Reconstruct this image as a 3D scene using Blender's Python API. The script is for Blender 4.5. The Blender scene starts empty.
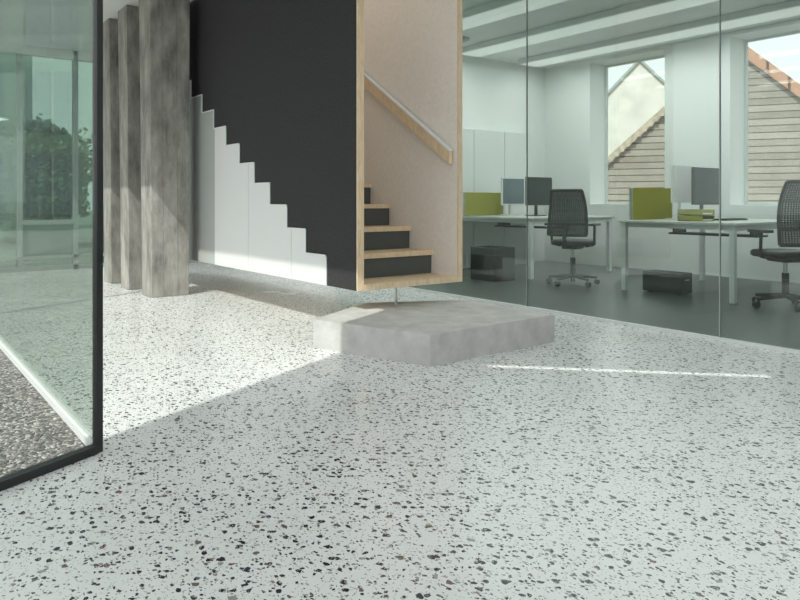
import bpy, bmesh, math, random
from mathutils import Vector, Matrix
from mathutils.geometry import tessellate_polygon
random.seed(7)
H=0.95
EX=Vector((.604,-.797,0)).normalized(); EY=Vector((-EX.y,EX.x,0))   # a axis, p axis
ROT=Matrix.Rotation(-math.atan2(EX.y,EX.x),4,'Z')                    # building axes -> world axes
G=Vector((1.30,5.88,0))
A=Vector((-.295,4.80,0))
W=(Vector((0,0,0)),Vector((1,0,0)),Vector((0,1,0)))
OF=(G,EX,EY)          # office / building frame
SF=(A,EX,EY)          # stair frame
CEIL=3.0

def P(fr,x,y,z): return fr[0]+fr[1]*x+fr[2]*y+Vector((0,0,z))
def frame(o,ang):
    return (Vector(o),Vector((math.cos(ang),math.sin(ang),0)),Vector((-math.sin(ang),math.cos(ang),0)))
# ---------------------------------------------------------------- materials
def newmat(n):
    m=bpy.data.materials.new(n); m.use_nodes=True
    nt=m.node_tree; b=nt.nodes['Principled BSDF']; return m,nt,b
def simple(n,col,rough=.5,metal=0,noise=0,nscale=20,bump=0,emit=None,es=1):
    m,nt,b=newmat(n)
    b.inputs['Base Color'].default_value=(*col,1); b.inputs['Roughness'].default_value=rough; b.inputs['Metallic'].default_value=metal
    if noise or bump:
        tc=nt.nodes.new('ShaderNodeNewGeometry'); nz=nt.nodes.new('ShaderNodeTexNoise'); nz.inputs['Scale'].default_value=nscale; nz.inputs['Detail'].default_value=6
        nt.links.new(tc.outputs['Position'],nz.inputs['Vector'])
        if noise:
            r=nt.nodes.new('ShaderNodeValToRGB'); r.color_ramp.elements[0].position=.3; r.color_ramp.elements[1].position=.7
            r.color_ramp.elements[0].color=(*[max(0,c*(1-noise)) for c in col],1); r.color_ramp.elements[1].color=(*[min(1,c*(1+noise)) for c in col],1)
            nt.links.new(nz.outputs['Fac'],r.inputs['Fac']); nt.links.new(r.outputs['Color'],b.inputs['Base Color'])
        if bump:
            bp=nt.nodes.new('ShaderNodeBump'); bp.inputs['Strength'].default_value=bump; bp.inputs['Distance'].default_value=.01
            nt.links.new(nz.outputs['Fac'],bp.inputs['Height']); nt.links.new(bp.outputs['Normal'],b.inputs['Normal'])
    if emit: b.inputs['Emission Color'].default_value=(*emit,1); b.inputs['Emission Strength'].default_value=es
    return m
def glassmat(n,tint,refl0=.05,refl1=.75,pwr=4.5):
    m=bpy.data.materials.new(n); m.use_nodes=True; nt=m.node_tree; nt.nodes.clear()
    o=nt.nodes.new('ShaderNodeOutputMaterial'); mx=nt.nodes.new('ShaderNodeMixShader'); t=nt.nodes.new('ShaderNodeBsdfTransparent'); g=nt.nodes.new('ShaderNodeBsdfGlossy')
    t.inputs['Color'].default_value=(*tint,1); g.inputs['Roughness'].default_value=0.0; g.inputs['Color'].default_value=(.95,1,.98,1)
    lw=nt.nodes.new('ShaderNodeLayerWeight'); pw=nt.nodes.new('ShaderNodeMath'); pw.operation='POWER'; pw.inputs[1].default_value=pwr
    ma=nt.nodes.new('ShaderNodeMath'); ma.operation='MULTIPLY_ADD'; ma.inputs[1].default_value=refl1; ma.inputs[2].default_value=refl0
    L=nt.links.new
    L(lw.outputs['Facing'],pw.inputs[0]); L(pw.outputs[0],ma.inputs[0]); L(ma.outputs[0],mx.inputs['Fac']); L(t.outputs[0],mx.inputs[1]); L(g.outputs[0],mx.inputs[2]); L(mx.outputs[0],o.inputs['Surface'])
    return m
def terrazzo():
    m,nt,b=newmat('terrazzo'); L=nt.links.new; N=nt.nodes.new
    geo=N('ShaderNodeNewGeometry')
    nz=N('ShaderNodeTexNoise'); nz.inputs['Scale'].default_value=55; nz.inputs['Detail'].default_value=2
    L(geo.outputs['Position'],nz.inputs['Vector'])
    sub=N('ShaderNodeVectorMath'); sub.operation='SUBTRACT'; sub.inputs[1].default_value=(.5,.5,.5); L(nz.outputs['Color'],sub.inputs[0])
    sc=N('ShaderNodeVectorMath'); sc.operation='SCALE'; sc.inputs['Scale'].default_value=.022; L(sub.outputs[0],sc.inputs[0])
    ad=N('ShaderNodeVectorMath'); ad.operation='ADD'; L(geo.outputs['Position'],ad.inputs[0]); L(sc.outputs[0],ad.inputs[1])
    base=N('ShaderNodeTexNoise'); base.inputs['Scale'].default_value=1.3; base.inputs['Detail'].default_value=5; L(geo.outputs['Position'],base.inputs['Vector'])
    br=N('ShaderNodeValToRGB'); br.color_ramp.elements[0].position=.3; br.color_ramp.elements[1].position=.7
    br.color_ramp.elements[0].color=(.74,.76,.757,1); br.color_ramp.elements[1].color=(.81,.825,.82,1); L(base.outputs['Fac'],br.inputs['Fac'])
    cur=br.outputs['Color']
    for scale,thr,dens,ang,cols in ((30,.34,.30,.5,[(0,(.02,.022,.03)),(.4,(.035,.042,.06)),(.58,(.15,.12,.10)),(.66,(.03,.03,.04)),(.85,(.32,.31,.30)),(.94,(.17,.10,.08))]),
                                (58,.35,.33,2.0,[(0,(.04,.042,.052)),(.45,(.13,.13,.14)),(.6,(.27,.23,.20)),(.75,(.42,.42,.41)),(.9,(.06,.05,.05))]),
                                (120,.36,.30,1.0,[(0,(.24,.24,.25)),(.4,(.44,.44,.43)),(.7,(.57,.55,.53))])):
        mp=N('ShaderNodeMapping'); mp.inputs['Rotation'].default_value=(0,0,ang); mp.inputs['Scale'].default_value=(1,1.35,1); L(ad.outputs[0],mp.inputs['Vector'])
        v=N('ShaderNodeTexVoronoi'); v.voronoi_dimensions='2D'; v.inputs['Scale'].default_value=scale; L(mp.outputs[0],v.inputs['Vector'])
        sp=N('ShaderNodeSeparateColor'); L(v.outputs['Color'],sp.inputs[0])
        th=N('ShaderNodeMath'); th.operation='MULTIPLY_ADD'; th.inputs[1].default_value=thr*.6; th.inputs[2].default_value=thr*.5; L(sp.outputs[2],th.inputs[0])
        lt=N('ShaderNodeMath'); lt.operation='LESS_THAN'; L(v.outputs['Distance'],lt.inputs[0]); L(th.outputs[0],lt.inputs[1])
        dn=N('ShaderNodeMath'); dn.operation='LESS_THAN'; dn.inputs[1].default_value=dens; L(sp.outputs[0],dn.inputs[0])
        mu=N('ShaderNodeMath'); mu.operation='MULTIPLY'; L(lt.outputs[0],mu.inputs[0]); L(dn.outputs[0],mu.inputs[1])
        cr=N('ShaderNodeValToRGB'); cr.color_ramp.interpolation='CONSTANT'
        e=cr.color_ramp.elements
        while len(e)<len(cols): e.new(.5)
        for i,(p_,c) in enumerate(cols): e[i].position=p_; e[i].color=(*c,1)
        L(sp.outputs[1],cr.inputs['Fac'])
        mx=N('ShaderNodeMix'); mx.data_type='RGBA'; L(mu.outputs[0],mx.inputs['Factor']); L(cur,mx.inputs['A']); L(cr.outputs['Color'],mx.inputs['B'])
        cur=mx.outputs['Result']
    L(cur,b.inputs['Base Color'])
    rr=N('ShaderNodeMapRange'); rr.inputs['To Min'].default_value=.16; rr.inputs['To Max'].default_value=.32; L(base.outputs['Fac'],rr.inputs['Value']); L(rr.outputs[0],b.inputs['Roughness'])
    b.inputs['Specular IOR Level'].default_value=.5
    return m
def gravelmat():
    m,nt,b=newmat('gravel'); L=nt.links.new; N=nt.nodes.new
    geo=N('ShaderNodeNewGeometry'); v=N('ShaderNodeTexVoronoi'); v.inputs['Scale'].default_value=80; L(geo.outputs['Position'],v.inputs['Vector'])
    sp=N('ShaderNodeSeparateColor'); L(v.outputs['Color'],sp.inputs[0])
    cr=N('ShaderNodeValToRGB'); e=cr.color_ramp.elements; e.new(.4); e.new(.75)
    for i,(p_,c) in enumerate([(0,(.05,.047,.045)),(.4,(.14,.13,.125)),(.75,(.26,.245,.235)),(1,(.55,.53,.51))]): e[i].position=p_; e[i].color=(*c,1)
    L(sp.outputs[0],cr.inputs['Fac']); L(cr.outputs[0],b.inputs['Base Color'])
    bp=N('ShaderNodeBump'); bp.invert=True; bp.inputs['Distance'].default_value=.01; L(v.outputs['Distance'],bp.inputs['Height']); L(bp.outputs[0],b.inputs['Normal'])
    b.inputs['Roughness'].default_value=.9
    return m
def concretemat(n,c0,c1,boards=False):
    m,nt,b=newmat(n); L=nt.links.new; N=nt.nodes.new
    geo=N('ShaderNodeNewGeometry'); mp=N('ShaderNodeMapping'); mp.inputs['Scale'].default_value=(3,3,1.2 if boards else 3); L(geo.outputs['Position'],mp.inputs['Vector'])
    nz=N('ShaderNodeTexNoise'); nz.inputs['Scale'].default_value=2.2; nz.inputs['Detail'].default_value=9; nz.inputs['Roughness'].default_value=.65; L(mp.outputs[0],nz.inputs['Vector'])
    cr=N('ShaderNodeValToRGB'); cr.color_ramp.elements[0].position=.32; cr.color_ramp.elements[1].position=.68
    cr.color_ramp.elements[0].color=(*c0,1); cr.color_ramp.elements[1].color=(*c1,1); L(nz.outputs['Fac'],cr.inputs['Fac'])
    col=cr.outputs[0]; b.inputs['Roughness'].default_value=.75
    n2=N('ShaderNodeTexNoise'); n2.inputs['Scale'].default_value=45; n2.inputs['Detail'].default_value=5; L(geo.outputs['Position'],n2.inputs['Vector'])
    bp=N('ShaderNodeBump'); bp.inputs['Strength'].default_value=.35; bp.inputs['Distance'].default_value=.006; L(n2.outputs['Fac'],bp.inputs['Height'])
    if boards:   # vertical shuttering board marks and grain
        sx=N('ShaderNodeSeparateXYZ'); L(geo.outputs['Position'],sx.inputs[0])
        su=N('ShaderNodeMath'); su.operation='ADD'; L(sx.outputs[0],su.inputs[0]); L(sx.outputs[1],su.inputs[1])
        mu=N('ShaderNodeMath'); mu.operation='MULTIPLY'; mu.inputs[1].default_value=7.0; L(su.outputs[0],mu.inputs[0])
        fr=N('ShaderNodeMath'); fr.operation='FRACT'; L(mu.outputs[0],fr.inputs[0])
        lt=N('ShaderNodeMath'); lt.operation='LESS_THAN'; lt.inputs[1].default_value=.05; L(fr.outputs[0],lt.inputs[0])
        m3=N('ShaderNodeMapping'); m3.inputs['Scale'].default_value=(30,30,3.5); L(geo.outputs['Position'],m3.inputs['Vector'])
        n3=N('ShaderNodeTexNoise'); n3.inputs['Scale'].default_value=1; n3.inputs['Detail'].default_value=6; L(m3.outputs[0],n3.inputs['Vector'])
        mr=N('ShaderNodeMapRange'); mr.inputs['From Min'].default_value=.3; mr.inputs['From Max'].default_value=.7; mr.inputs['To Min'].default_value=.90; mr.inputs['To Max'].default_value=1.06; L(n3.outputs['Fac'],mr.inputs['Value'])
        vm=N('ShaderNodeVectorMath'); vm.operation='SCALE'; L(col,vm.inputs[0]); L(mr.outputs[0],vm.inputs['Scale'])
        mx=N('ShaderNodeMix'); mx.data_type='RGBA'; mf=N('ShaderNodeMath'); mf.operation='MULTIPLY'; mf.inputs[1].default_value=.35; L(lt.outputs[0],mf.inputs[0]); L(mf.outputs[0],mx.inputs['Factor']); L(vm.outputs[0],mx.inputs['A']); mx.inputs['B'].default_value=(c0[0]*.6,c0[1]*.6,c0[2]*.6,1)
        col=mx.outputs['Result']
        b2=N('ShaderNodeBump'); b2.inputs['Strength'].default_value=.5; b2.inputs['Distance'].default_value=.004; L(n3.outputs['Fac'],b2.inputs['Height']); L(bp.outputs[0],b2.inputs['Normal']); L(b2.outputs[0],b.inputs['Normal'])
    else: L(bp.outputs[0],b.inputs['Normal'])
    L(col,b.inputs['Base Color'])
    return m
def stripes(n,c0,c1,axis,scale,rough=.8,noise=.5):
    m,nt,b=newmat(n); L=nt.links.new; N=nt.nodes.new
    geo=N('ShaderNodeNewGeometry'); sx=N('ShaderNodeSeparateXYZ'); L(geo.outputs['Position'],sx.inputs[0])
    mu=N('ShaderNodeMath'); mu.operation='MULTIPLY'; mu.inputs[1].default_value=scale; L(sx.outputs[axis],mu.inputs[0])
    fr=N('ShaderNodeMath'); fr.operation='FRACT'; L(mu.outputs[0],fr.inputs[0])
    fl=N('ShaderNodeMath'); fl.operation='FLOOR'; L(mu.outputs[0],fl.inputs[0])
    wn=N('ShaderNodeTexWhiteNoise'); wn.noise_dimensions='1D'; L(fl.outputs[0],wn.inputs['W'])
    nz=N('ShaderNodeTexNoise'); nz.inputs['Scale'].default_value=3; nz.inputs['Detail'].default_value=6; L(geo.outputs['Position'],nz.inputs['Vector'])
    av=N('ShaderNodeMath'); av.operation='MULTIPLY_ADD'; av.inputs[1].default_value=.4; L(wn.outputs['Value'],av.inputs[0]); 
    nn=N('ShaderNodeMath'); nn.operation='MULTIPLY'; nn.inputs[1].default_value=.7; L(nz.outputs['Fac'],nn.inputs[0]); L(nn.outputs[0],av.inputs[2])
    mx=N('ShaderNodeMix'); mx.data_type='RGBA'; mx.inputs['A'].default_value=(*c0,1); mx.inputs['B'].default_value=(*c1,1); L(av.outputs[0],mx.inputs['Factor'])
    gt=N('ShaderNodeMath'); gt.operation='LESS_THAN'; gt.inputs[1].default_value=.14; L(fr.outputs[0],gt.inputs[0])
    m2=N('ShaderNodeMix'); m2.data_type='RGBA'; m2.inputs['B'].default_value=(c0[0]*.3,c0[1]*.3,c0[2]*.3,1); L(gt.outputs[0],m2.inputs['Factor']); L(mx.outputs['Result'],m2.inputs['A'])
    L(m2.outputs['Result'],b.inputs['Base Color']); b.inputs['Roughness'].default_value=rough
    return m
def woodmat(n,c0,c1):
    m,nt,b=newmat(n); L=nt.links.new; N=nt.nodes.new
    geo=N('ShaderNodeNewGeometry'); mp=N('ShaderNodeMapping'); mp.inputs['Scale'].default_value=(14,14,3); L(geo.outputs['Position'],mp.inputs['Vector'])
    nz=N('ShaderNodeTexNoise'); nz.inputs['Scale'].default_value=3; nz.inputs['Detail'].default_value=6; nz.inputs['Distortion'].default_value=1; L(mp.outputs[0],nz.inputs['Vector'])
    cr=N('ShaderNodeValToRGB'); cr.color_ramp.elements[0].position=.3; cr.color_ramp.elements[1].position=.7
    cr.color_ramp.elements[0].color=(*c0,1); cr.color_ramp.elements[1].color=(*c1,1); L(nz.outputs['Fac'],cr.inputs['Fac']); L(cr.outputs[0],b.inputs['Base Color']); b.inputs['Roughness'].default_value=.5
    return m
M_ter=terrazzo(); M_grav=gravelmat()
M_conc=concretemat('column_concrete',(.17,.162,.145),(.44,.42,.385),True)
M_plat=concretemat('platform_concrete',(.42,.415,.40),(.58,.57,.55))
M_white=simple('white_paint',(.82,.83,.81),.6)
M_ceil=simple('ceiling_paint',(.86,.87,.86),.7)
M_cab=simple('white_cabinet',(.75,.755,.745),.4)
M_grey=simple('grey_panel',(.44,.46,.44),.6)
M_felt=simple('black_felt',(.033,.032,.034),.95,0,.6,110,.5)
M_wood=woodmat('light_wood',(.66,.49,.31),(.80,.65,.45))
M_ply=simple('pale_plywood',(.84,.79,.725),.6,0,.045,40)
M_riser=simple('dark_riser',(.075,.085,.08),.5)
M_black=simple('black_metal',(.012,.014,.015),.35)
M_blkpl=simple('black_plastic',(.02,.022,.022),.5)
M_alu=simple('aluminium',(.55,.57,.57),.35,.8)
M_steel=simple('steel',(.5,.5,.5),.3,1)
M_frame=simple('window_frame_grey',(.35,.39,.37),.5)
M_wframe=simple('window_frame_white',(.70,.72,.70),.5)
M_desk=simple('desk_top',(.60,.61,.57),.35)
M_olive=simple('olive_screen',(.29,.28,.03),.8)
M_scr=simple('screen_dark',(.015,.03,.035),.2)
M_scr2=simple('screen_grey',(.15,.2,.22),.2)
M_wpl=simple('white_plastic',(.75,.77,.76),.4)
M_paper=simple('paper',(.8,.8,.78),.8)
M_carpet=simple('office_carpet',(.075,.088,.08),.35,0,.25,90)
M_glass=glassmat('office_glass',(.79,.845,.82),.05,.6)
M_glassc=glassmat('courtyard_glass',(.86,.885,.87),.04,.35,5.0)
M_glassg=glassmat('green_glass',(.64,.75,.69),.10,.4)
M_glassw=glassmat('window_glass',(.97,.985,.98),.02,.4)
M_boards=stripes('weathered_boards',(.22,.18,.15),(.46,.41,.36),2,6.5)
M_tiles=stripes('roof_tiles',(.40,.19,.12),(.60,.36,.25),1,5)
M_brick=simple('pale_verge_brick',(.50,.42,.34),.9,0,.3,9)
M_plaster=simple('pale_plaster',(.74,.70,.65),.9,0,.12,2)
M_ground=simple('paving',(.25,.26,.24),.9,0,.15,3)
M_leaf=simple('leaves',(.09,.14,.06),.7,0,.5,3)
M_bark=simple('bark',(.10,.07,.05),.9)
M_greenwall=simple('green_cladding',(.20,.27,.235),.5)
# ---------------------------------------------------------------- builder
class B:
    def __init__(s,name): s.name=name; s.v=[]; s.f=[]; s.mi=[]; s.mats=[]; s.sm=[]
    def mat(s,m):
        if m not in s.mats: s.mats.append(m)
        return s.mats.index(m)
    def add(s,vs,fs,m,smooth=False):
        o=len(s.v); s.v+= [Vector(x) for x in vs]; k=s.mat(m)
        for f in fs: s.f.append([o+i for i in f]); s.mi.append(k); s.sm.append(smooth)
    def hexa(s,v8,m): s.add(v8,[(0,3,2,1),(4,5,6,7),(0,1,5,4),(1,2,6,5),(2,3,7,6),(3,0,4,7)],m)
    def box(s,fr,x0,x1,y0,y1,z0,z1,m):
        s.hexa([P(fr,x0,y0,z0),P(fr,x1,y0,z0),P(fr,x1,y1,z0),P(fr,x0,y1,z0),P(fr,x0,y0,z1),P(fr,x1,y0,z1),P(fr,x1,y1,z1),P(fr,x0,y1,z1)],m)
    def prism(s,loops,z0,z1,m,msides=None):
        L3=[[Vector((q.x,q.y,0)) for q in lp] for lp in loops]; tris=tessellate_polygon(L3); flat=[q for lp in L3 for q in lp]; n=len(flat)
        vs=[Vector((q.x,q.y,z0)) for q in flat]+[Vector((q.x,q.y,z1)) for q in flat]
        up=[];dn=[]
        for t in tris:
            a,b_,c=[flat[i] for i in t]
            if (b_-a).cross(c-a).z<0: t=(t[0],t[2],t[1])
            up.append(tuple(i+n for i in t)); dn.append((t[0],t[2],t[1]))
        s.add(vs,up+dn,m)
        fs=[];o=0
        for lp in L3:
            k=len(lp)
            for i in range(k): j=(i+1)%k; fs.append((o+i,o+j,o+j+n,o+i+n))
            o+=k
        s.add(vs,fs,msides or m)
    def vprism(s,fr,pts,y0,y1,m):
        L3=[[Vector((x,z,0)) for x,z in pts]]; tris=tessellate_polygon(L3); n=len(pts)
        vs=[P(fr,x,y0,z) for x,z in pts]+[P(fr,x,y1,z) for x,z in pts]
        fs=[tuple(t) for t in tris]+[tuple(i+n for i in t[::-1]) for t in tris]
        fs+=[(i,(i+1)%n,(i+1)%n+n,i+n) for i in range(n)]
        s.add(vs,fs,m)
    def cyl(s,p0,p1,r0,m,r1=None,n=14):
        r1=r0 if r1 is None else r1; p0=Vector(p0);p1=Vector(p1); d=(p1-p0).normalized(); q=d.to_track_quat('Z','Y'); vs=[]
        for pt,r in ((p0,r0),(p1,r1)):
            for i in range(n):
                a=2*math.pi*i/n; vs.append(pt+q@Vector((r*math.cos(a),r*math.sin(a),0)))
        s.add(vs,[(i,(i+1)%n,(i+1)%n+n,i+n) for i in range(n)],m,True)
        s.add(vs,[tuple(range(n))[::-1],tuple(range(n,2*n))],m)
    def tube(s,pts,r,m,n=8):
        for a,b_ in zip(pts[:-1],pts[1:]): s.cyl(a,b_,r,m,n=n)
    def done(s,bevel=0):
        s.v=[ROT@v for v in s.v]
        c=Vector((sum(v.x for v in s.v)/len(s.v),sum(v.y for v in s.v)/len(s.v),min(v.z for v in s.v)))
        me=bpy.data.meshes.new(s.name); me.from_pydata([v-c for v in s.v],[],s.f); 
        for m in s.mats: me.materials.append(m)
        for p_,k,sm in zip(me.polygons,s.mi,s.sm): p_.material_index=k; p_.use_smooth=sm
        bm=bmesh.new(); bm.from_mesh(me); bmesh.ops.recalc_face_normals(bm,faces=bm.faces); bm.to_mesh(me); bm.free()
        ob=bpy.data.objects.new(s.name,me); ob.location=c; bpy.context.collection.objects.link(ob)
        if bevel:
            md=ob.modifiers.new('bevel','BEVEL'); md.width=bevel; md.segments=2; md.limit_method='ANGLE'
        return ob
def L2(a,p): q=P(OF,a,p,0); return Vector((q.x,q.y))
# ---------------------------------------------------------------- shell
C=Vector((-1.14,2.64)); U2=Vector((-EX.x,-EX.y)); F1=Vector((-.457,-.889)).normalized()
A_BACK=-6.475
cl=Vector((C.x-G.x,C.y-G.y)); cp=cl.x*EY.x+cl.y*EY.y; ca=cl.x*EX.x+cl.y*EX.y
E=L2(A_BACK,cp); F=C+F1*8
outer=[C,E,L2(A_BACK,3.79),L2(9,3.79),L2(9,-6),F]
b=B('floor'); b.prism([outer],-.12,0,M_ter); b.done()
b=B('office_floor_carpet'); b.box(OF,-3.43,9,.03,3.79,.0,.006,M_carpet); b.done()
SW=.94; ST_L=4.3
SX,SY=1.11,2.38      # horizontal sun shift for a 3 m drop
def S2(t,p): q=P(SF,-t,p,0); return Vector((q.x,q.y))
hole=[S2(0.02,-.02),S2(ST_L-.02,-.02),S2(ST_L-.02,SW+.02),S2(.02,SW+.02)]
slit=[Vector((.49-SX,4.03-SY)),Vector((1.99-SX,3.79-SY)),Vector((1.985-SX,3.725-SY)),Vector((.485-SX,3.965-SY))]
b=B('ceiling'); b.prism([outer,hole,slit],CEIL,CEIL+.03,M_ceil); b.done()
T=.42
wins=[(-2.566+i*2.086,-1.36+i*2.086) for i in range(5)]
b=B('wall_office_rear')
x=-3.43
for w0,w1 in wins:
    b.box(OF,x,w0,3.79,3.79+T,0,CEIL,M_white); b.box(OF,w0,w1,3.79,3.79+T,0,.89,M_white); b.box(OF,w0,w1,3.79,3.79+T,2.95,CEIL,M_white); x=w1
b.box(OF,x,9,3.79,3.79+T,0,CEIL,M_white); b.done()
for i,(w0,w1) in enumerate(wins):
    b=B('window_%d'%(i+1)); y0,y1=3.79+T-.07,3.79+T-.03; fw=.03
    b.box(OF,w0,w0+fw,y0,y1,.89,2.95,M_wframe); b.box(OF,w1-fw,w1,y0,y1,.89,2.95,M_wframe)
    b.box(OF,w0+fw,w1-fw,y0,y1,.89,.89+fw,M_wframe); b.box(OF,w0+fw,w1-fw,y0,y1,2.95-fw,2.95,M_wframe)
    b.box(OF,w0+fw,w1-fw,y0+.015,y0+.025,.89+fw,2.95-fw,M_glassw); b.done()
b=B('wall_office_end'); b.box(OF,-3.55,-3.43,0,3.79,0,CEIL,M_white); b.done()
b=B('wall_office_near'); b.box(OF,8.9,9,.05,3.79,0,CEIL,M_white); b.done()
b=B('wall_corridor'); b.box(OF,A_BACK,-3.55,0,.12,0,CEIL,M_white); b.done()
b=B('wall_back'); b.box(OF,A_BACK-.15,A_BACK,-1.95,.12,0,CEIL,M_grey); b.done()
b=B('glass_partition')
def a_at(px,p=0):
    k=(px-400)/700
    return (k*(G.y+EY.y*p)-(G.x+EY.x*p))/(EX.x-k*EX.y)
j1=a_at(527); j2=a_at(720); d=j2-j1
js=[-3.43,j1-d,j1,j2,j2+d,j2+2*d,j2+3*d,j2+4*d]; js=[j for j in js if j<8.8]+[8.9]; js=sorted(js)
for q0,q1 in zip(js[:-1],js[1:]):
    b.box(OF,q0+.004,q1-.004,-.006,.006,.02,CEIL-.02,M_glass)
    b.box(OF,q1-.004,q1+.004,-.006,.006,.02,CEIL-.02,M_frame)
b.done()
b=B('baseboard_glass'); b.box(OF,-3.43,8.9,-.02,.02,0,.02,M_wpl); b.done()
b=B('window_back')
pl,pr=cp+.02,-1.95
b.box(OF,A_BACK-.06,A_BACK-.05,pl,pr,.05,CEIL,M_glassg)
def pback(px):
    k=(px-400)/700; return (k*(G.y+EX.y*A_BACK)-(G.x+EX.x*A_BACK))/(EY.x-k*EY.y)
for px in (-45,20,76,99):
    q=pback(px); b.box(OF,A_BACK-.1,A_BACK,q-.03,q+.03,0,CEIL,M_frame)
b.box(OF,A_BACK-.1,A_BACK,pl,pr,0,.06,M_frame); b.box(OF,A_BACK-.1,A_BACK,pl,pr,CEIL-.12,CEIL,M_white)
b.box(OF,A_BACK-.1,A_BACK,pback(20),pback(76),.62,.68,M_frame); b.box(OF,A_BACK-.1,A_BACK,pl,pr,.16,.2,M_frame)
b.box(OF,A_BACK-.08,A_BACK-.04,pback(20),pback(76),.2,.62,M_greenwall)
b.done()
CF1=frame((C.x,C.y,0),math.atan2(F1.y,F1.x)); CF2=frame((C.x,C.y,0),math.atan2(U2.y,U2.x)); L_2=(E-C).length
b=B('courtyard_glazing')
b.box(CF1,.02,8,-.006,.006,.03,CEIL,M_glassc); b.box(CF2,.02,L_2,-.006,.006,.03,CEIL,M_glassc)
b.box(CF1,0.013,8,-.02,.02,0,.03,M_black); b.box(CF2,.02,L_2,-.02,.02,0,.03,M_wpl)
b.box(CF1,-.013,.013,-.013,.013,0,CEIL,M_black)
for t in (3.8,7.4): b.box(CF2,t-.02,t+.02,-.02,.02,.03,CEIL,M_frame)
b.done()
b=B('courtyard_gravel'); b.prism([[C,F,Vector((-16,-6)),Vector((-16,14)),E]],-.1,-.004,M_grav); b.done()
b=B('outdoor_ground'); b.box(W,-50,60,-30,70,-.3,-.13,M_ground); b.done()
# ---------------------------------------------------------------- columns
c1=Vector((-2.41,6.79,0))
for k,(t,wv) in enumerate(((0,.37),(.74,.37),(1.42,.37))):
    o=c1-EX*t; fr=(o,EX,EY); b=B('concrete_column')
    zt=CEIL-.002; zk=2.0
    lv=[(0,0,0),(zk,-.02,.02),(zt,-.035,.03)]
    rings=[]
    for z,dl,df in lv:
        rings.append([P(fr,-.30,dl,z),P(fr,df,dl,z),P(fr,df,wv,z),P(fr,-.30,wv,z)])
    vs=[q for r in rings for q in r]
    fs=[(0,1,2,3),(8,9,10,11)]+[(r*4+i,r*4+(i+1)%4,(r+1)*4+(i+1)%4,(r+1)*4+i) for r in range(2) for i in range(4)]
    b.add(vs,fs,M_conc); b.done(.008)
# ---------------------------------------------------------------- staircase box
R=.183; b=B('staircase')
TOP=4.6; ZB=.325; th=.05
tz=[.395+.3*k for k in range(0,14)]
black=[(0,ZB),(-tz[0],ZB)]
k=0
while True:
    z=(3+k)*R; t0=tz[k]; black.append((-t0,z))
    t1=min(t0+.3,ST_L)
    black.append((-t1,z))
    if t1>=ST_L: break
    k+=1
black+=[(-ST_L,TOP),(0,TOP)]
b.vprism(SF,black,0,th-.015,M_felt)
def zig(t):
    return (3+int((t-.395)//.3))*R
def strip(t0,t1,m,y0,y1,ins=.003):
    t0+=ins;t1-=ins; pts=[(-t0,ZB)]; pts.append((-t0,zig(t0)-.004)); 
    for q in tz:
        if t0<q<t1: pts.append((-q,zig(q-.01)-.004)); pts.append((-q,zig(q+.01)-.004))
    pts.append((-t1,zig(t1)-.004)); pts.append((-t1,ZB)); b.vprism(SF,pts,y0,y1,m)
strip(tz[0],.93,M_cab,-.004,th-.015); strip(.93,1.72,M_cab,-.004,th-.015); strip(1.72,2.475,M_cab,-.004,th-.015); strip(2.475,ST_L,M_grey,.006,th-.015)
for k in range(13):
    t0=tz[k]; t1=min(t0+.3,ST_L); zz=(3+k)*R
    b.box(SF,-t1,-t0,-.008,.0,zz-.012,zz,M_wpl); 
    b.box(SF,-t0-.010,-t0,-.008,.0,zz-R,zz,M_wpl)
    if t1>=ST_L: break
b.box(SF,-ST_L,0,th-.014,th,ZB,TOP,M_ply)
b.box(SF,0,.012,-.004,th,ZB,TOP,M_wood)
b.box(SF,-ST_L,0,SW-.02,SW+.02,ZB,TOP,M_ply)
b.box(SF,0,.012,SW-.02,SW+.022,ZB,TOP,M_wood)
b.box(SF,-ST_L,.012,th,SW-.02,ZB,2*R,M_wood)
b.box(SF,-ST_L-.03,-ST_L,0,SW+.02,ZB,TOP,M_ply)
b.box(SF,-.03,.0,th,SW-.02,CEIL-.05,TOP,M_ply)  # unseen front panel above the ceiling, added to keep sun off the inner wall
tt=[.31+.285*i for i in range(13)]
for i,t in enumerate(tt):
    z=(3+i)*R; t2=min(t+.285+.02,ST_L)
    b.box(SF,-t2,-t+.02,th,SW-.02,z-.036,z,M_wood)
    b.box(SF,-t-.012,-t,th,SW-.02,z-R,z-.036,M_riser)
stair=b.done()
b=B('handrail')
sl=R/.285
def hz(t): return 1.27+(t-.03)*sl
y0,y1=SW-.075,SW-.035
b.vprism(SF,[(-.04,hz(.04)-.05),(-.04,hz(.04)+.05),(-3.2,hz(3.2)+.05),(-3.2,hz(3.2)-.05)],y0,y1,M_wood)
b.vprism(SF,[(-.04,hz(.04)+.05),(-.04,hz(.04)+.062),(-3.2,hz(3.2)+.062),(-3.2,hz(3.2)+.05)],y0-.004,y1+.004,M_wpl)
for t in (.3,1.2,2.1,3.0): b.box(SF,-t-.02,-t+.02,y1,SW-.02,hz(t)-.03,hz(t)+.0,M_steel)
hr=b.done(); loc=hr.location.copy(); hr.parent=stair; hr.location=loc-stair.location
b=B('support_rod'); q=Vector((-.03,5.15,0)); b.cyl(q+Vector((0,0,R)),q+Vector((0,0,ZB)),.009,M_steel); b.cyl(q+Vector((0,0,R)),q+Vector((0,0,R+.006)),.025,M_steel); b.done()
b=B('concrete_step_block'); b.prism([[Vector(q) for q in ((.17,3.985),(1.036,4.68),(.52,5.38),(-.26,5.22),(-.56,4.50))]],0,R,M_plat); b.done(.008)
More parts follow.
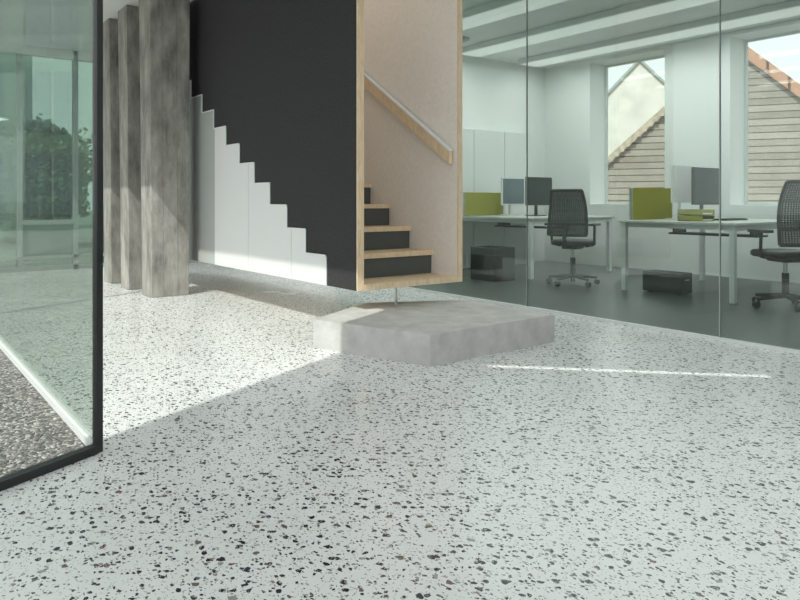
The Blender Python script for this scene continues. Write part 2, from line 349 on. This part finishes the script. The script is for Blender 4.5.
# ---------------------------------------------------------------- office furniture
def desk(a0,a1,p0,p1):
    b=B('bench_desk'); 
    pm=(p0+p1)/2; zt=.74
    b.box(OF,a0,a1,p0,pm-.01,zt-.025,zt,M_desk); b.box(OF,a0,a1,pm+.01,p1,zt-.025,zt,M_desk)
    for aa in (a0+.02,a1-.08):
        for pp in (p0+.02,p1-.07): b.box(OF,aa,aa+.05,pp,pp+.05,.006,zt-.025,M_wpl)
        b.box(OF,aa,aa+.05,p0+.07,p1-.07,zt-.075,zt-.025,M_wpl)
    for pp in (p0+.06,p1-.1): b.box(OF,a0+.07,a1-.08,pp,pp+.04,zt-.07,zt-.025,M_wpl)
    b.box(OF,a0+.15,a1-.15,pm-.12,pm+.12,zt-.16,zt-.14,M_black)
    for aa in (a0+.2,a1-.22): b.box(OF,aa,aa+.02,pm-.12,pm+.12,zt-.14,zt-.025,M_black)
    b.done(.003)
desk(-3.2,-1.75,1.65,3.25); desk(-.55,.70,1.65,3.25)
def divider(a,p0,p1,h):
    b=B('desk_divider_screen'); b.box(OF,a-.015,a+.015,p0,p1,.741,.741+h,M_olive)
    b.box(OF,a-.02,a+.02,p0-.006,p0,.741,.741+h,M_alu); b.box(OF,a-.02,a+.02,p1,p1+.006,.741,.741+h,M_alu); b.done(.003)
divider(-2.95,1.67,2.38,.31); divider(-.5,1.80,2.54,.34)
def monitor(a,p0,w,z0,z1,mf,mb,side=1):
    b=B('computer_monitor'); pc=p0+w/2
    b.box(OF,a-.015,a+.015,p0,p0+w,z0,z1,mb)
    b.box(OF,a+side*.0152,a+side*.0175,p0+.012,p0+w-.012,z0+.02,z1-.012,mf)
    b.box(OF,a-side*.05-.012,a-side*.05+.012,pc-.02,pc+.02,.752,z0+.2,mb)
    b.box(OF,min(a,a-side*.05),max(a,a-side*.05),pc-.03,pc+.03,z0+.12,z0+.2,mb)
    b.box(OF,a-side*.05-.09,a-side*.05+.09,pc-.11,pc+.11,.741,.753,mb); b.done(.003)
monitor(-2.75,2.16,.43,.88,1.25,M_scr2,M_wpl); monitor(-2.348,2.2,.49,.88,1.25,M_scr,M_blkpl)
monitor(-.276,2.2,.42,.92,1.32,M_paper,M_wpl); monitor(-.043,2.2,.52,.90,1.29,M_scr,M_blkpl)
b=B('document_tray')
for i in range(2):
    zz=.741+i*.06
    b.box(OF,.0,.26,1.85,2.08,zz,zz+.008,M_olive); b.box(OF,.0,.26,1.85,1.858,zz,zz+.055,M_olive); b.box(OF,.0,.26,2.072,2.08,zz,zz+.055,M_olive); b.box(OF,0,.008,1.85,2.08,zz,zz+.055,M_olive)
    b.box(OF,.02,.25,1.87,2.06,zz+.008,zz+.02,M_paper)
b.done()
b=B('keyboard'); b.box(OF,.12,.27,2.3,2.72,.741,.755,M_blkpl)
for i in range(4):
    for j in range(12): b.box(OF,.135+i*.032,.16+i*.032,2.31+j*.033,2.337+j*.033,.755,.76,M_black)
b.done()
def chair(a,p,ang,s=1.0,top=1.05):
    o=P(OF,a,p,.006); fr=frame(o,ang); b=B('office_chair')
    Pz=lambda x,y,z:P(fr,x*s,y*s,z)
    for i in range(5):
        t=2*math.pi*i/5+.3; ex,ey=math.cos(t),math.sin(t)
        b.cyl(Pz(.03*ex,.03*ey,.10),Pz(.30*ex,.30*ey,.075),.022,M_blkpl,.014,10)
        fr2=frame(P(fr,.30*s*ex,.30*s*ey,0),ang+t)
        b.cyl(P(fr2,0,-.022,.028),P(fr2,0,-.006,.028),.028,M_black,n=14); b.cyl(P(fr2,0,.006,.028),P(fr2,0,.022,.028),.028,M_black,n=14)
        b.cyl(P(fr2,0,0,.03),P(fr2,0,0,.075),.008,M_steel,n=8)
    b.cyl(Pz(0,0,.08),Pz(0,0,.30),.03,M_blkpl); b.cyl(Pz(0,0,.28),Pz(0,0,.41),.018,M_steel)
    b.box(fr,-.11,.12,-.09,.09,.40,.44,M_blkpl)
    n=28; rings=[]
    for (z,k) in ((.44,.92),(.455,1.0),(.485,1.0),(.50,.93),(.505,.6)):
        rings.append([Pz(.24*k*math.copysign(abs(math.cos(2*math.pi*i/n))**.55,math.cos(2*math.pi*i/n))+.02,.245*k*math.copysign(abs(math.sin(2*math.pi*i/n))**.55,math.sin(2*math.pi*i/n)),z) for i in range(n)])
    vs=[q for r in rings for q in r]; fs=[(r*n+i,r*n+(i+1)%n,(r+1)*n+(i+1)%n,(r+1)*n+i) for r in range(len(rings)-1) for i in range(n)]
    b.add(vs,fs,M_black,True); b.add(rings[0],[tuple(range(n))],M_black); b.add(rings[-1],[tuple(range(n))],M_black)
    zb0,zb1=.56,top
    def bk(v,zf):
        z=zb0+(zb1-zb0)*zf; x=-.25+.05*math.sin(zf*math.pi*.9)-.10*zf+.06*(v*v)
        w=.235*(1-.22*zf**2)
        return Pz(x-.03*math.cos(zf*3.1),v*w,z)
    N=9
    for v in (-1,1): b.tube([bk(v,i/N) for i in range(N+1)],.015,M_blkpl)
    for zf in (0,1): b.tube([bk(-1+2*i/N,zf) for i in range(N+1)],.015,M_blkpl)
    for k2 in range(1,36):
        zf=k2/36
        b.tube([bk(-1+2*i/8,zf) for i in range(9)],.006,M_black,5)
    for k2 in range(1,20):
        v=-1+2*k2/20; b.tube([bk(v,i/8) for i in range(9)],.005,M_black,5)
    b.tube([Pz(-.10,0,.42),Pz(-.24,0,.44),Pz(-.33,0,.52),bk(0,.25)],.022,M_blkpl,10)
    b.tube([bk(-1,.25),bk(0,.25),bk(1,.25)],.014,M_blkpl)
    for sy in (-1,1):
        b.tube([Pz(0,sy*.15,.43),Pz(0,sy*.26,.45),Pz(-.02,sy*.27,.66)],.014,M_blkpl)
        b.box(fr,-.14*s,.12*s,sy*.27*s-.035,sy*.27*s+.035,.66,.685,M_black)
    b.done()
ua=math.atan2(EX.y,EX.x)
chair(-1.17,1.68,ua+math.pi*.62,.92); chair(1.03,1.86,ua+math.pi*.85,.95,1.10)
b=B('waste_bin'); q=P(OF,-2.05,1.30,.006)
fr=(q,EX,EY)
for (x0,x1,y0,y1) in ((-.2,.2,-.17,-.155),(-.2,.2,.155,.17),(-.2,-.185,-.155,.155),(.185,.2,-.155,.155)): b.box(fr,x0,x1,y0,y1,0,.39,M_blkpl)
b.box(fr,-.185,.185,-.155,.155,.0,.30,M_black); b.done(.006)
b=B('desktop_computer'); b.box(OF,-.35,.08,1.78,1.98,.02,.22,M_blkpl)
for aa in (-.3,.02): b.box(OF,aa,aa+.03,1.80,1.96,.006,.02,M_black)
b.box(OF,.081,.084,1.80,1.96,.04,.2,M_black); b.box(OF,.084,.088,1.84,1.92,.15,.16,M_alu); b.done(.004)
b=B('storage_cupboard'); a0,a1=-3.425,-3.22
b.box(OF,a0,a1-.02,.9,3.3,.006,1.94,M_cab)
for i in range(4):
    y=.9+i*.6; b.box(OF,a1-.018,a1,y+.004,y+.596,.08,1.93,M_cab); b.box(OF,a1,a1+.01,y+(.55 if i%2==0 else .04),y+(.56 if i%2==0 else .05),1.0,1.2,M_alu)
b.done(.002)
M_glow=simple('added_glow',(.85,.86,.85),.5,emit=(1,1,.97),es=.38)  # glow added to brighten office and hall
for i,p in enumerate((.75,1.95,3.15)):  # office ceiling bands; the glow on their undersides is added for office light
    b=B('ceiling_band'); b.box(OF,-3.2,7,p-.2,p+.2,2.93,CEIL-.002,M_wpl); b.box(OF,-3.15,6.95,p-.17,p+.17,2.925,2.93,M_glow); b.done()
def fill_lamp(pos,en,sz,shape='DISK',sy=None,rot=0):  # area light added as brightening fill
    al=bpy.data.lights.new('fill_lamp','AREA'); al.shape=shape; al.size=sz; al.energy=en; al.color=(.98,.99,1)
    if sy: al.size_y=sy
    ao=bpy.data.objects.new('fill_lamp',al); ao.location=ROT@pos; bpy.context.collection.objects.link(ao)
for p in (.75,1.95,3.15): fill_lamp(P(OF,-.6,p,2.91),36,5.0,'RECTANGLE',.3)  # fill lights added under the bands to raise the office brightness
b=B('ceiling_vent'); q=P(OF,-2.75,1.35,0)
for r,z in ((.17,2.985),(.12,2.975),(.07,2.965)): b.cyl(q+Vector((0,0,z)),q+Vector((0,0,z+.008)),r,M_frame,n=28)
b.cyl(q+Vector((0,0,2.965)),q+Vector((0,0,2.998)),.03,M_frame); b.done()
for (x,y,en) in ((.9,2.6,14),(-1.6,8.5,36),(2.6,.6,6)):  # out-of-view round fittings with lamps, added to brighten the hall
    b=B('added_hall_light'); b.cyl((x,y,2.93),(x,y,2.998),.45,M_wpl,n=40); b.cyl((x,y,2.925),(x,y,2.93),.42,M_glow,n=40); b.done()
    fill_lamp(Vector((x,y,2.9)),en,.8)
# ---------------------------------------------------------------- outside
def house(name,apex,axis,zap,half,slope,depth,mw,mleft,mright,steps=(),o=.22,thick=(1,1)):
    zb=-.13
    b=B(name); ze=zap-half*slope; ay=Vector((axis[0],axis[1],0)).normalized(); ax=Vector((ay.y,-ay.x,0)); fr=(Vector((apex[0],apex[1],0)),ax,ay)
    b.vprism(fr,[(-half,zb),(half,zb),(half,ze),(0,zap),(-half,ze)],0,depth,mw)
    for s_,mr,tk in ((-1,mleft,thick[0]),(1,mright,thick[1])):
        b.vprism(fr,[(0,zap-.1*tk),(0,zap+o),(s_*(half+.3),ze-.3*slope+o),(s_*(half+.3),ze-.3*slope-.1*tk)],-.10,depth+.2,mr)
        if s_ in steps:
            n=int(half/.13)
            for i in range(n):
                x=s_*(i+.5)*.13; zz=zap-abs(x)*slope
                b.box(fr,x-.05,x+.05,-.13,-.02,zz-.10,zz+.02,mr)
    b.done()
house('wooden_gable_house',(7.73,16),(.42,.907),4.5,3.6,.90,6,M_boards,M_brick,M_tiles,(-1,),.10,(1,2))
house('plaster_gable_house',(8.9,26),(.33,.94),6.1,4.5,1.05,7,M_plaster,M_frame,M_frame,(),.12,(0,0))
def tree(x,y,h,r):
    b=B('tree'); b.cyl((x,y,-.13),(x,y,h*.6),.09,M_bark,.05); 
    cs=[]
    for i in range(26):
        a=random.uniform(0,6.28); rr=random.uniform(0,r*.8); cs.append((Vector((x+rr*math.cos(a),y+rr*math.sin(a),random.uniform(h*.25,h*.92))),random.uniform(.25,.45)*r))
    for c,cr in cs:
        b.cyl((x,y,h*.4),c,.03,M_bark,.01,6)
        for k in range(150):
            d=Vector((random.gauss(0,1),random.gauss(0,1),random.gauss(0,1))).normalized()*cr*random.uniform(.5,1.15); q=c+d
            e1=Vector((random.gauss(0,1),random.gauss(0,1),random.gauss(0,1))).normalized(); e2=e1.orthogonal().normalized(); sz=random.uniform(.05,.11)
            b.add([q-e1*sz,q-e2*sz*.6,q+e1*sz,q+e2*sz*.6],[(0,1,2,3)],M_leaf)
    b.done()
tree(-8.0,16,2.7,1.4); tree(-10.6,17.5,3.0,1.6); tree(-6.6,19.5,3.0,1.3)
b=B('neighbour_building'); fr=(P(OF,A_BACK-17.2,-9,0),EX,EY)
b.box(fr,-1.5,0,-8,9,-.13,9,M_greenwall)
for i in range(6):
    y=-7.5+i*2.4
    for z in (.4,3.4,6.4): b.box(fr,.0,.04,y,y+1.7,z,z+2.2,M_scr2); b.box(fr,.04,.08,y+.82,y+.88,z,z+2.2,M_frame)
b.done()
# ---------------------------------------------------------------- light
sc_=bpy.context.scene
sc_.view_settings.view_transform='Standard'
w=bpy.data.worlds.new('sky'); sc_.world=w; w.use_nodes=True
bg=w.node_tree.nodes['Background']; bg.inputs[0].default_value=(.97,.98,1,1); bg.inputs[1].default_value=1.62
sun=bpy.data.lights.new('sun','SUN'); sun.energy=4.8; sun.angle=math.radians(.6); sun.color=(1,.96,.9)
so=bpy.data.objects.new('sun',sun); bpy.context.collection.objects.link(so)
so.rotation_euler=(ROT.to_3x3()@Vector((SX,SY,-3.0))).to_track_quat('-Z','Y').to_euler()
cam=bpy.data.cameras.new('camera'); co=bpy.data.objects.new('camera',cam); bpy.context.collection.objects.link(co)
co.location=(0,0,H); co.rotation_euler=(math.pi/2,0,ROT.to_euler().z); cam.sensor_width=36; cam.lens=31.5; cam.shift_y=-.125; cam.clip_start=.05
sc_.camera=co
